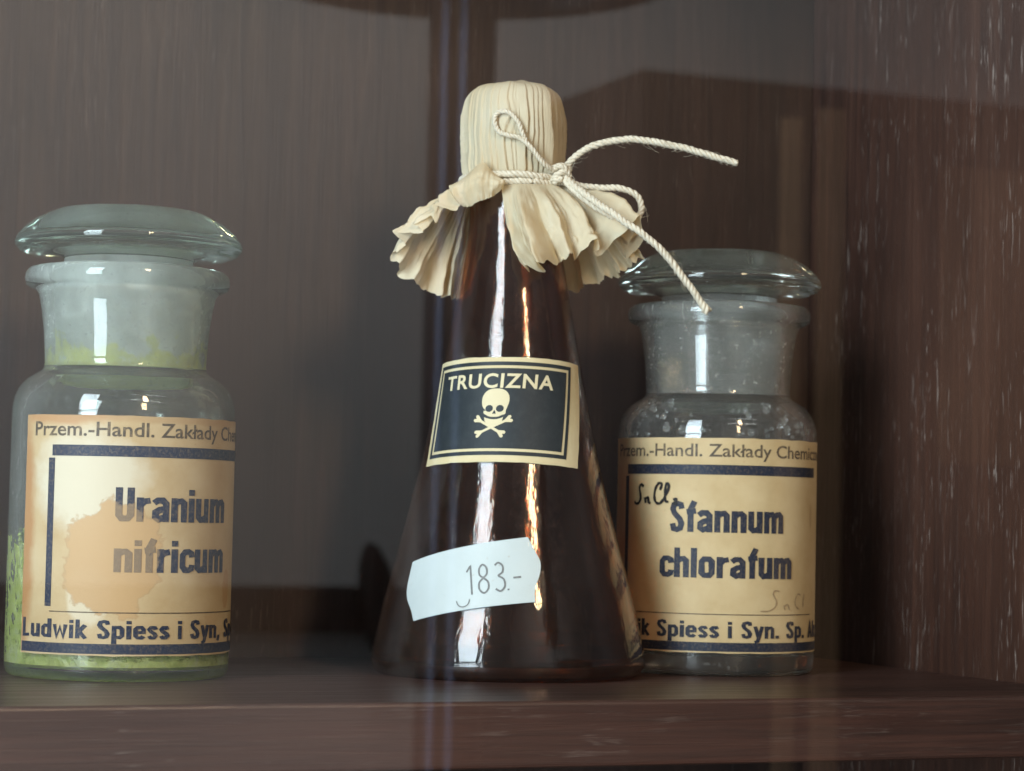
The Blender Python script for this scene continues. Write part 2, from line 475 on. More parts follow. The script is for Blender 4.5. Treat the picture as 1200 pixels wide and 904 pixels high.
def simple(name, colr, rough=.6, spec=.4, metal=0.0, nscale=None, c2=None, bumpd=0.0):
    t = NT(name); b = t.n('BsdfPrincipled', Roughness=rough, Metallic=metal)
    b.inputs['Specular IOR Level'].default_value = spec
    if nscale:
        n = t.noise(t.mapping(t.coord('Object'), (nscale,) * 3), 1.0, 5, .6)
        t.lk(t.ramp(n, [(.3, colr), (.75, c2)]), b.inputs['Base Color'])
        if bumpd: t.lk(t.bump(n, .5, bumpd), b.inputs['Normal'])
    else: b.inputs['Base Color'].default_value = (*colr, 1)
    return t.done(b.outputs[0])
M['twine'] = simple('natural cotton twine', (.58, .50, .37), .85, .15, 0, 900, (.74, .68, .55), .0003)
M['plaster'] = simple('pale plaster', (.66, .66, .64), .9, .2, 0, 3, (.74, .73, .70))
M['dark_paint'] = simple('dark brown paint', (.012, .009, .008), .5, .4, 0, 8, (.022, .016, .013))
M['brown_strip'] = simple('brown wooden strip', (.42, .25, .13), .5, .4, 0, 20, (.55, .34, .19))
M['tan_glow'] = simple('tan panel for mirrored glow', (.16, .085, .045), .55, .3, 0, 4, (.46, .25, .13))
M['black_metal'] = simple('blue black lacquered metal', (.010, .011, .016), .35, .4, 0, 30, (.014, .015, .02))
M['blue_steel'] = simple('blued steel highlight strip', (.060, .070, .105), .36, .5, 1.0, 30, (.072, .082, .118))
M['floorboards'] = simple('brown floor', (.07, .045, .03), .5, .4, 0, 6, (.11, .07, .045))

def crystal():
    t = NT('yellow green crystals'); co = t.coord('Object')
    n = t.noise(t.mapping(co, (230, 230, 230)), 1.0, 4, .65)
    col = t.ramp(n, [(.28, (.50, .58, .10)), (.48, (.88, .92, .28)), (.72, (.97, .98, .58))])
    b = t.n('BsdfPrincipled', Base_Color=col, Roughness=.28)
    b.inputs['Specular IOR Level'].default_value = .6
    tl = t.n('BsdfTranslucent', Color=(.50, .72, .10, 1))
    return t.done(t.n('MixShader', i0=.35, i1=b.outputs[0], i2=tl.outputs[0]).outputs[0])
M['crystal'] = crystal()
M['droplet'] = glass('water droplet', (1, 1, 1), 0.0, .22, (.95, .97, .97), 1.33, 0.0)  # white mixed in, painting bright glints into the drops

# ------------------------------------------------------------------ setting: cabinet
cab = empty('display_cabinet', (0.05, 0.0, -1.0))
tag(cab, 'dark brown wooden display cabinet with a shelf behind a reflecting glass pane', 'cabinet')
def cpart(o): o.parent = cab; o.matrix_parent_inverse = Matrix.Translation(cab.location).inverted(); return o
SX = 0.272
cpart(box('back_panel', (-0.62, 0.078, -0.98), (SX + .03, 0.094, 0.52), M['wood_back']))
cpart(box('side_panel', (SX, -0.105, -0.98), (SX + .018, 0.0775, 0.52), M['wood_side']))
# the shelf board, its front arris worn and slightly uneven
bm = bmesh.new(); add_box(bm, (-0.62, -0.106, -0.0178), (SX - .0005, 0.0775, 0.0))
bmesh.ops.bevel(bm, geom=[e for e in bm.edges if all(v.co.y < -.1 for v in e.verts) and abs(e.verts[0].co.x - e.verts[1].co.x) > .1], offset=.0011, segments=3, profile=.5, affect='EDGES')
cpart(from_bm('shelf', bm, M['wood_shelf'], None, False))
bm = bmesh.new(); add_box(bm, (-0.62, -0.1200, -0.30), (0.60, -0.1170, 0.52))
cpart(from_bm('glass_pane', bm, M['pane'], None, False))
cpart(box('upper_shelf', (-0.62, -0.100, 0.300), (SX - .0005, 0.0775, 0.318), M['wood_shelf']))

# ------------------------------------------------------------------ what the pane mirrors
tag(box('wall', (-0.9, -2.74, -1.0), (3.4, -2.62, 1.5), M['plaster']), kind='structure')
tag(box('floor', (-0.9, -2.62, -1.05), (3.4, 0.4, -1.0), M['floorboards']), kind='structure')
tag(box('dado_rail', (-0.9, -2.619, -0.112), (3.4, -2.585, -0.052), M['dark_paint'], None, .004),
    'dark wooden dado rail along the pale room wall, mirrored in the cabinet pane', 'rail')
rail = bpy.data.objects['dado_rail']
bm = bmesh.new(); bmesh.ops.create_icosphere(bm, subdivisions=3, radius=1.0)
for v in bm.verts: v.co = Vector((v.co.x * .026 + .014 * v.co.z * -1, v.co.y * .02, v.co.z * .088 * (1 if v.co.z < 0 else .95)))
peg = from_bm('peg', bm, M['dark_paint'], rail); peg.location = (.905, -2.568, -.075)
lamp = empty('floor_lamp', (0.476, -1.2, -1.0))
tag(lamp, 'black floor lamp with a wide round shade, mirrored in the cabinet pane', 'lamp')
def lpart(n, prof, mat): return lathe(n, prof, mat, lamp, 48, None, 1.0)
lpart('base', [(0, 0), (.13, 0), (.135, .01), (.13, .022), (.03, .035), (0, .035)], M['black_metal'])
lpart('pole', [(0, .03), (.025, .03), (.025, 1.45), (0, 1.45)], M['black_metal'])
for dx, dy in ((-.0200, .020), (-.0080, .0265)):  # added strips, angled to catch the window as the pole's bright lines
    rod = box('highlight_strip', (-.0022, 0, .05), (.0022, .003, 1.43), M['blue_steel'], lamp, .0004)
    rod.location = (dx, dy, 0); rod.rotation_euler = (0, 0, rad(52))
lpart('shade', [(.160, 1.454), (.163, 1.448), (.166, 1.454), (.135, 1.64), (.132, 1.64), (.160, 1.454)], M['black_metal'])
lpart('spider', [(0.0, 1.56), (.141, 1.56), (.141, 1.565), (0, 1.565)], M['black_metal'])
cup = empty('cupboard', (1.5, -2.2, -1.0))
tag(cup, 'dark brown cupboard with pale door edges, mirrored in the cabinet pane', 'cupboard')
def kp(o): o.parent = cup; o.matrix_parent_inverse = Matrix.Translation(cup.location).inverted(); return o
kp(box('carcass', (1.02, -2.60, -1.0), (2.6, -2.03, 0.562), M['dark_paint']))
kp(box('glow_panel', (1.42, -2.029, 0.12), (1.86, -2.020, 0.48), M['tan_glow'], None, .003))  # panel added so the pane mirrors a tan glow
kp(box('door_edge', (1.200, -2.029, -0.9), (1.222, -2.018, 0.52), M['brown_strip']))
kp(box('door_edge', (1.250, -2.029, -0.9), (1.280, -2.018, 0.535), M['brown_strip']))

# ------------------------------------------------------------------ stoppered jars
JR = 32.3
def jar_outer(r, z, a): return r + .045 * math.sin(2 * a + z * .05) + .03 * math.sin(3 * a - z * .07), z

BODY = ([(0, 2.2), (14, 2.1), (24, 1.4)] + [(28, .25), (29.5, 0), (31.0, .3), (31.9, 1.2), (32.3, 3.0)]
        + [(32.3, z) for z in (8, 20, 35, 50, 65, 74)]
        + [(32.2, 77.5), (31.7, 80.2), (30.5, 83.0), (28.6, 85.3), (26.4, 86.8), (24.6, 87.8), (23.7, 88.8), (23.45, 90.2)]
        + [(23.6, 94), (24.0, 100), (24.8, 106), (25.6, 110.2), (26.4, 111.6), (28.0, 112.2)]
        + [(29.3, 113.0), (29.85, 114.8), (29.6, 116.6), (28.6, 117.8), (26.6, 118.3), (24.2, 118.3), (22.9, 117.8)]
        + [(22.3, 116.6), (21.6, 110), (20.8, 100), (20.0, 91), (20.0, 88.5)]
        + [(21.5, 86.0), (24.6, 84.2), (27.2, 82.0), (28.7, 79.0), (29.3, 75), (29.3, 60), (29.3, 40), (29.3, 20), (29.2, 10), (28.4, 7.6), (26.0, 6.4), (18, 5.8), (0, 5.6)])
LID = [(0, 120.4), (17.9, 120.4), (18.4, 121.1), (20.0, 121.3), (24, 121.6), (28.5, 122.2), (31.5, 123.1), (32.9, 124.5), (33.14, 125.7), (32.6, 127.2),
       (30.6, 129.6), (27.6, 132.0), (24.4, 133.8), (22.0, 134.8), (21.2, 135.15), (20.4, 135.3), (14, 135.6), (6, 135.7), (0, 135.7)]
PLUG = [(0, 88.0), (10, 88.0), (18.2, 88.2), (19.3, 88.9), (19.75, 90.2), (20.55, 99), (21.3, 108), (22.0, 115.5), (22.1, 116.8), (20.2, 117.9), (18.9, 118.6), (18.7, 121.0), (0, 121.0)]

def cyl(delta):
    """flat label (mm) -> jar wall, delta = where the label's middle faces, local front is -y"""
    def fn(u, v, off):
        a = u / JR + delta; r = (JR + .16 + off) * MM
        return Vector((r * math.sin(a), -r * math.cos(a), v * MM))
    return fn

def wob_rect(u0, u1, v0, v1, amp, n=26):
    pts = []
    def side(p, q, m):
        for k in range(m):
            t = k / m; x = p[0] + (q[0] - p[0]) * t; y = p[1] + (q[1] - p[1]) * t
            d = amp * (noise.noise(Vector((x * .35, y * .35, 3.1))))
            pts.append((x + d, y + amp * noise.noise(Vector((x * .35, y * .35, 8.7)))))
    side((u0, v0), (u1, v0), n); side((u1, v0), (u1, v1), n); side((u1, v1), (u0, v1), n); side((u0, v1), (u0, v0), n)
    return pts

def make_jar(loc, rz, delta, words, glassm, lidm, groundm, paperm, inkm, typem, maker, floor=None):
    j = empty('glass_jar', loc, rz)
    i0 = next(i for i, p in enumerate(BODY) if p == (22.9, 117.8)); i1 = next(i for i, p in enumerate(BODY) if p == (20.0, 88.5))
    lathe('body', BODY if floor is None else BODY[:-5] + floor, glassm, j, 112, jar_outer, MM, (groundm, i0, i1))
    st = lathe('stopper', LID, lidm, j, 112)
    lathe('ground_plug', PLUG, groundm, st, 96)
    fn = cyl(rad(delta)); D = JR * PI / 180
    lab = bend('label', [wob_rect(-86 * D, 86 * D, 7.4, 74.4, .28)], fn, 0, paperm, j, 1.6, 0, True)
    bars = [rect(-67 * D, 66 * D, 62.9, 66.0), rect(-85 * D, 84 * D, 7.9, 10.7)]
    bend('border_bar', [bars[0]], fn, .10, inkm, lab, 1.4)
    bend('border_bar', [bars[1]], fn, .10, inkm, lab, 1.4)
    bend('border_bar', [rect(-69 * D, -65.3 * D, 20.8, 62.3)], fn, .10, inkm, lab, 1.4)
    bend('ruled_line', [rect(-66 * D, 62 * D, 19.25, 19.55)], fn, .10, typem, lab, 1.4)
    bend('heading_lettering', [], fn, .10, typem, lab, 1.2, extra=[font('Przem.-Handl. Zakłady Chemiczne', -79 * D, 79 * D, 68.6, 4.1, .012)])
    for text, a0, a1, v0, xh in words:
        bend('name_lettering', poster(text, a0 * D, a1 * D, v0, xh), fn, .10, inkm, lab, 1.4, .003)
    bend('maker_lettering', poster(maker, -84.5 * D, 82 * D, 12.1, 3.75, .23, .1), fn, .10, inkm, lab, 1.4, .0015)
    return j, lab, fn

VIEW = -rad(YAW)     # local front of each thing turned towards where the labels face
def face(loc): # rotation that turns local -y to the camera position
    dx, dy = -0.16648 - loc[0], -0.69799 - loc[1]
    return math.atan2(dx, -dy)
J1 = (0.0, 0.0, 0.0); J2 = (0.1975, 0.0052, 0.0)
jar1, lab1, fn1 = make_jar(J1, face(J1), 30, [('Uranium', -33, 33, 44.9, 6.75), ('nitricum', -33, 33, 30.7, 6.6)],
    M['jar_green'], M['stop_green'], M['ground_green'], M['label_stained'], M['ink_blue_worn'], M['ink_grey'], 'Ludwik Spiess i Syn, Sp. Akc.', [(29.2, 6.2), (28.6, 4.2), (26.5, 3.5), (18, 3.6), (0, 3.8)])
tag(jar1, 'stoppered greenish glass jar with stained Uranium nitricum label and yellow-green crystals', 'jar', 'stoppered chemical jars')
jar2, lab2, fn2 = make_jar(J2, face(J2), 7, [('Stannum', -33, 33, 44.9, 6.75), ('chloratum', -39, 40, 30.7, 6.6)],
    M['jar_clear'], M['stop_clear'], M['ground_clear'], M['label_tan'], M['ink_blue'], M['ink_grey'], 'Ludwik Spiess i Syn. Sp. Akc.')
tag(jar2, 'stoppered clear glass jar with tan Stannum chloratum label beside the brown flask', 'jar', 'stoppered chemical jars')

# hand-written formula on the tin jar
D = JR * PI / 180
def strokes(name, sts, wd, mat, ox, oy, kx, k, fn, lab, off=.17):
    pol = []
    for st in sts:
        pts = [(ox + p.x * kx, oy + p.y * k) for p in crom([(a, b, 0) for a, b in st], 5)]
        pol += ribbon(pts, wd, .22)
    return bend(name, pol, fn, off, mat, lab, 1.2, .0012)
FORM = [[(1.0, 2.6), (.75, 2.9), (.55, 2.5), (.62, 1.9), (.70, 1.2), (.50, .6), (.15, .5), (.0, .8)],
        [(1.15, 1.3), (1.25, .6)], [(1.22, 1.1), (1.5, 1.25), (1.55, .65), (1.75, .6)], 
        [(2.6, 2.2), (2.75, 2.9), (2.5, 3.05), (2.2, 2.4), (2.1, 1.4), (2.25, .7), (2.6, .55), (2.9, 1.0)],
        [(2.9, 1.0), (3.3, 2.2), (3.35, 2.9), (3.15, 2.95), (3.05, 2.0), (3.1, .9), (3.35, .75)],
        [(3.75, 1.0), (3.95, 1.15), (4.0, .85), (3.78, .55), (4.1, .5)]]
strokes('pen_formula', FORM, .85, M['ink_black'], -59 * D, 52.2, 4.2, 2.55, fn2, lab2)
PENC = [[(1.1, 3.0), (.75, 3.1), (.6, 2.6), (.85, 1.7), (.75, .9), (.3, .35), (-.3, .3)],
        [(1.45, 1.1), (1.55, .5)], [(1.5, 1.0), (1.8, 1.2), (1.95, .5)],
        [(3.1, 2.5), (2.75, 2.6), (2.5, 1.7), (2.6, .9), (2.9, .6)], [(3.5, 2.6), (3.4, .9)]]
strokes('pencil_formula', PENC, .34, M['pencil'], 22 * D, 19.9, 5.0, 2.3, fn2, lab2)

# crystals in the uranium jar: a heap, higher against the wall on one side, crusted with facetted grains
bm = bmesh.new()
def heap_top(x, y):   # local mm
    return 20 + 22 * max(0.0, -x / 29.0) ** 2.0 + 5 * max(0.0, y / 29) + 2.2 * noise.noise(Vector((x * .16, y * .16, 1.3)))
rings = []; SEG = 150
prev = None
for (r, f) in [(0, 1), (7, 1), (14, 1), (20, 1), (25, 1), (28.6, 1), (29.5, .93), (29.55, .8), (29.55, .68), (29.55, .56), (29.55, .45), (29.55, .34), (29.55, .24), (29.55, .16), (29.5, .08), (29.3, .0), (26.5, 0), (0, 0)]:
    ring = []
    for k in range(SEG):
        a = 2 * PI * k / SEG; x, y = r * math.cos(a), r * math.sin(a)
        z = 4.4 + (heap_top(x, y) - 4.4) * f if f > 0 else (4.1 if r > 28 else 3.3)
        if r > 29.2:
            q = (29.38 + .45 * noise.noise(Vector((x * .55, y * .55, z * .5)))) / r; x *= q; y *= q
        ring.append(bm.verts.new((x * MM, y * MM, z * MM)))
    if prev:
        for k in range(SEG):
            bm.faces.new((prev[k], prev[(k + 1) % SEG], ring[(k + 1) % SEG], ring[k]))
    prev = ring
bmesh.ops.remove_doubles(bm, verts=bm.verts[:], dist=1e-6)
def grain(bm, p, sz):
    m = Matrix.Translation(p) @ Matrix.Rotation(random.uniform(0, 6.3), 4, Vector((random.gauss(0, 1), random.gauss(0, 1), random.gauss(0, 1))).normalized()) \
        @ Matrix.Diagonal((sz * random.uniform(.5, 1), sz * random.uniform(.5, 1), sz * random.uniform(.8, 1.8), 1))
    bmesh.ops.create_icosphere(bm, subdivisions=1, radius=1.0, matrix=m)
for _ in range(1700):
    a = random.uniform(0, 2 * PI); t = random.random()
    if t < .7:
        x, y = math.cos(a), math.sin(a); top = heap_top(28 * x, 28 * y)
        z = random.uniform(5.0, top + 7 * random.random() ** 3); r = 29.2
    else:
        r = 27 * math.sqrt(random.random()); x, y = math.cos(a), math.sin(a); z = heap_top(r * x, r * y) + random.uniform(-.3, .6)
    sz = random.uniform(.35, .95)
    rr = min(r, 29.6 - sz * .35)
    grain(bm, Vector((rr * x, rr * y, max(z, 5.5 + sz))) * MM, sz * MM)
cr = from_bm('crystals', bm, M['crystal'], None, False)
cr.location = J1; cr.rotation_euler = jar1.rotation_euler
tag(cr, 'yellow-green crystal grains heaped inside the Uranium nitricum jar', 'crystals', None, 'stuff')

# condensation under the shoulder of the tin jar
bm = bmesh.new()
for _ in range(95):
    a = random.choice((-1.2, -.95, -.5, .2, .55, .8, 1.25)) + random.gauss(0, .17); t = random.random() ** .8
    prof = rprof([(23.0, 85.2), (25.8, 83.2), (27.6, 81.2), (28.8, 78.2), (29.25, 75.5)], 6)
    r, z = prof[min(int(t * len(prof)), len(prof) - 1)]
    sz = .22 + 1.0 * random.random() ** 2.6
    r -= sz * .35
    m = Matrix.Translation(Vector((r * math.sin(a), -r * math.cos(a), z)) * MM) @ Matrix.Diagonal((sz * MM, sz * MM, sz * MM * random.uniform(.8, 1.3), 1))
    bmesh.ops.create_icosphere(bm, subdivisions=2, radius=1.0, matrix=m)
dr = from_bm('condensation', bm, M['droplet'], jar2)
dr['kind'] = 'stuff'
# pale clear salt left in the bottom of the tin jar
# ------------------------------------------------------------------ the conical flask
FL = (0.1208, -0.0059, 0.0)
flask = empty('conical_flask', FL, face(FL))
flask.rotation_euler = (0, rad(-.48), face(FL))
tag(flask, 'dark brown conical flask with TRUCIZNA skull label, price sticker and paper cap tied with twine', 'flask')
FP = [(41.0, 1.2), (41.9, 3.2), (42.0, 5.5), (41.2, 10), (39.4, 18), (38.0, 24), (34.6, 36.5), (31.2, 49.6), (27.7, 64), (24.3, 80.5), (21.2, 97), (18.9, 109), (17.3, 118.5), (16.0, 126), (14.6, 133), (13.8, 140)]
OUT = rprof(FP, 4)
def fr(z):
    for (r0, z0), (r1, z1) in zip(OUT, OUT[1:]):
        if z0 <= z <= z1: return r0 + (r1 - r0) * (z - z0) / (z1 - z0)
    return OUT[0][0] if z < OUT[0][1] else OUT[-1][0]
full = [(0, 2.4), (22, 1.9), (34, .9), (37.5, .05), (39.5, .1)] + OUT + [(13.4, 150), (13.4, 171), (13.9, 172.4), (13.9, 174.2), (13.0, 174.8), (11.6, 173.8), (11.4, 150), (11.6, 141), (13.0, 131), (15.0, 120), (18.6, 97.5), (21.9, 80.5), (25.4, 64), (29.0, 49.6), (32.4, 36.5), (36.0, 24), (38.8, 11), (39.2, 7), (37.5, 4.6), (30, 4.0), (0, 4.4)]
lathe('body', full, M['amber'], flask, 128, lambda r, z, a: (r + .18 * math.sin(2 * a + .7 + z * .03) * (r > 20) + .1 * math.sin(5 * a + z * .08), z))

def cone_map(z0, mid_deg, skew, curve, turn=0.0):
    ct, s_ = math.cos(turn), math.sin(turn)
    def fn(u, v, off):
        uu, vv = u * ct - v * s_, u * s_ + v * ct
        z = z0 + vv - curve * uu * uu
        r = fr(z); a = rad(mid_deg + skew * vv / 16) + uu / r
        r = (r + .32 + off) * MM
        return Vector((r * math.sin(a), -r * math.cos(a), z * MM))
    return fn
fnl = cone_map(80.6, -6.8, 3.0, .0021)
U0, U1, V0, V1 = -27.0, 27.2, -15.9, 15.9
poison = bend('poison_label', [wob_rect(U0, U1, V0, V1, .18)], fnl, 0, M['label_cream'], flask, 1.6, 0, True)
def frame(u0, u1, v0, v1, w): return [rect(u0, u1, v1 - w, v1), rect(u0, u1, v0, v0 + w), rect(u0, u0 + w, v0 + w, v1 - w), rect(u1 - w, u1, v0 + w, v1 - w)]
bend('outer_frame', frame(U0 + 1.7, U1 - 5.0, V0 + 2.1, V1 - 1.4, 1.15), fnl, .10, M['ink_slate'], poison, 1.4)
bend('dark_panel', [rect(U0 + 3.7, U1 - 7.0, V0 + 4.1, V1 - 3.4)], fnl, .10, M['ink_slate'], poison, 1.6)
bend('warning_lettering', [], fnl, .18, M['ink_cream'], poison, 1.2, extra=[font('TRUCIZNA', -20.2, 15.3, 6.6, 4.4, .022, 1.1)])
def ell(cx, cy, rx, ry, n=28, a0=0, a1=2 * PI): return [(cx + rx * math.cos(a0 + (a1 - a0) * k / n), cy + ry * math.sin(a0 + (a1 - a0) * k / n)) for k in range(n)]
sx, sy = -2.0, -1.5
SK = [(-2.5, 1.0), (-3.7, 2.2), (-4.1, 3.9), (-3.9, 5.6), (-3.0, 6.9), (-1.6, 7.6), (0, 7.75), (1.6, 7.6), (3.0, 6.9), (3.9, 5.6), (4.1, 3.9), (3.7, 2.2), (3.4, 1.2), (3.3, .1), (2.3, -.3), (1.3, -.75), (0, -.85), (-1.3, -.75), (-2.3, -.3), (-3.2, .3), (-3.2, 1.0)]
jawp = [(-2.9, -.95), (-2.3, -1.15), (-1.1, -1.5), (0, -1.6), (1.1, -1.5), (2.3, -1.15), (2.8, -.85), (2.6, -2.1), (1.7, -3.1), (.6, -3.55), (-.6, -3.55), (-1.7, -3.1), (-2.6, -2.1)]
def shp(p): return [(sx + a, sy + b) for a, b in p]
def skull_outline(p): return [(sx + q.x, sy + q.y) for q in crom([(a, b, 0) for a, b in p + [p[0]]], 3)[:-1]]
def bone(p, q, wd):
    p, q = Vector(p), Vector(q); d = (q - p).normalized(); n = Vector((-d.y, d.x)); o = []
    def T(a, b): v = p + d * a + n * b; return (sx + v.x, sy + v.y)
    Lb = (q - p).length
    for a, b in [(0, .1), (-.5, .35), (-.5, .95), (.1, 1.15), (.9, .75), (1.7, wd), (Lb - 1.7, wd), (Lb - .9, .75), (Lb - .1, 1.15), (Lb + .5, .95), (Lb + .5, .35), (Lb, .1)]:
        o.append((a, b))
    o += [(a, -b) for a, b in reversed(o)]
    return [T(a, b) for a, b in o]
bend('skull', [skull_outline(SK)], fnl, .18, M['ink_cream'], poison, 1.0)
bend('jaw', [shp(jawp)], fnl, .18, M['ink_cream'], poison, 1.0)
for e in (ell(-1.65, 1.7, 1.15, 1.05), ell(1.55, 1.7, 1.15, 1.05)): bend('eye_socket', [shp(e)], fnl, .24, M['ink_slate'], poison, 1.0)
bend('nose_hole', [shp([(-.55, .1), (.5, .1), (.25, .9), (0, 1.2), (-.25, .9)])], fnl, .24, M['ink_slate'], poison, 1.0)
bend('crossbone', [bone((-5.2, -1.3), (3.2, -6.0), .38)], fnl, .182, M['ink_cream'], poison, 1.0)
bend('crossbone', [bone((5.0, -1.3), (-4.6, -6.0), .38)], fnl, .188, M['ink_cream'], poison, 1.0)

fns = cone_map(30.6, -19.5, 0, .0024, rad(10.0))
SW, SH = 20.6, 9.5
top = [(-SW + .6, SH), (SW - 2.0, SH)]
right = crom([(SW - 2.0, SH, 0), (SW - .3, SH - 4, 0), (SW + 1.2, SH - 7.5, 0), (SW + .8, SH - 11, 0), (SW - .9, SH - 15, 0), (SW - 1.2, -SH, 0)], 4)
left = crom([(-SW + 1.2, -SH, 0), (-SW + .2, -SH + 3.5, 0), (-SW - 1.7, -SH + 7.5, 0), (-SW - 1.9, -SH + 11, 0), (-SW - .6, -SH + 15.5, 0), (-SW + .6, SH, 0)], 4)
outl = [(p.x, p.y) for p in right] + [(p.x, p.y) for p in left[:-1]]
stick = bend('price_sticker', [outl], fns, .05, M['sticker'], flask, 1.6, 0, True)
NUM = [[(-.9, 5.2), (0, 6.3), (.2, 6.4), (.2, 0)],
       [(3.3, 3.4), (2.4, 4.2), (2.4, 5.6), (3.3, 6.4), (4.2, 5.6), (4.2, 4.2), (3.3, 3.4), (2.2, 2.4), (2.2, .9), (3.3, 0), (4.4, .9), (4.4, 2.4), (3.3, 3.4)],
       [(6.3, 5.9), (7.2, 6.4), (8.2, 5.6), (8.1, 4.2), (7.1, 3.5), (8.3, 2.6), (8.5, 1.0), (7.4, 0), (6.2, .6)],
       [(9.3, 0), (9.3, .35)], [(10.7, 2.7), (12.6, 2.7)]]
pol = []
for q, st in enumerate(NUM):
    if q in (1, 2): st = [(p.x, p.y) for p in crom([(a, b, 0) for a, b in st], 4)]
    pol += ribbon([(.9 + a * 1.18, -5.4 + b * 1.3) for a, b in st], .55, .05)
pol += ribbon([(-1.7 + 2.0 * math.cos(a), -6.6 + 2.0 * math.sin(a)) for a in [PI + PI * k / 8 for k in range(9)]], .34)
bend('price_lettering', pol, fns, .15, M['ink_pale'], stick, 1.2, .001)

# ---- paper cap and skirt; (x, y, t): readings in flask millimetres x right, z up, t towards the front
K = .264
def P(x, y, t=0.0):
    k = K * (1 - t * K / 749.0)
    dx, dy = (x - 595.0), (787.0 - y)
    ang = rad(1.24 - .48)
    X = dx * math.cos(ang) - dy * math.sin(ang); Z = dy * math.cos(ang) + dx * math.sin(ang)
    # heights measured from the eye line (z = 49 mm) shrink a little with nearness
    return Vector((X * k, -t * K, 49 + (Z * K - 49) * (k / K)))
def capr(a, z):
    """pleated cap wall; a = angle, z in mm"""
    t = (z - 152) / 30
    base = 15.4 + .5 * math.sin(PI * min(max(t, 0), 1))
    return base
NA = 560; bm = bmesh.new(); rows = []
pl = [random.uniform(.35, 1.5) for _ in range(46)]; cum = [0]
for v in pl: cum.append(cum[-1] + v)
def pleat(a):
    f = (a % (2 * PI)) / (2 * PI) * cum[-1]
    for i in range(len(pl)):
        if cum[i] <= f <= cum[i + 1]:
            u = (f - cum[i]) / pl[i]; return (u ** .8 if u < .88 else (1 - u) / .12) * (.35 + .65 * pl[i] ** 2)
    return 0
prof = [(14.0, 151.0), (14.3, 152.4), (14.9, 154.2), (15.4, 157), (15.6, 161), (15.75, 166), (15.75, 170), (15.6, 173.6), (15.1, 176.6), (14.2, 178.9), (12.6, 180.6), (10.2, 181.7), (6.5, 182.3), (3, 182.5), (0.0, 182.5)]
prof = rprof(prof, 3)
for (r, z) in prof:
    row = []
    for k in range(NA):
        a = 2 * PI * k / NA
        top_ = max(0.0, (z - 172) / 11); tie = max(0.0, 1 - abs(z - 151) / 3)
        h = pleat(a + .10 * noise.noise(Vector((z * .12, math.cos(a) * 2, math.sin(a) * 2)))) * .9 * (1 - .7 * top_ ** .7) * (1 - .5 * tie)
        rr = (r + h - .35 + .55 * noise.noise(Vector((math.cos(a) * 2.2, math.sin(a) * 2.2, z * .08))) * (1 - tie)) * (1 if r > 3 else r / 3)
        lopsided = .9 * math.cos(a - 2.6) * top_
        row.append(bm.verts.new((rr * math.sin(a) * MM - .0004, -rr * math.cos(a) * MM, (z + .5 * noise.noise(Vector((rr * .2 * math.sin(a), rr * .2 * math.cos(a), 4))) * top_ * 1.8 - lopsided * .9 + .5 * top_ * math.sin(a)) * MM)))
    rows.append(row)
uvl = bm.loops.layers.uv.new('sheet')
for j, (A, B) in enumerate(zip(rows, rows[1:])):
    for k in range(NA):
        fc = bm.faces.new((A[k], A[(k + 1) % NA], B[(k + 1) % NA], B[k]))
        for l, (uu, vv) in zip(fc.loops, ((k, j), (k + 1, j), (k + 1, j + 1), (k, j + 1))): l[uvl].uv = (uu / NA, vv / 42 * .4)
bmesh.ops.remove_doubles(bm, verts=bm.verts[:], dist=1e-7)
bmesh.ops.recalc_face_normals(bm, faces=bm.faces[:])
cap = from_bm('paper_cap', bm, M['crepe'], flask)

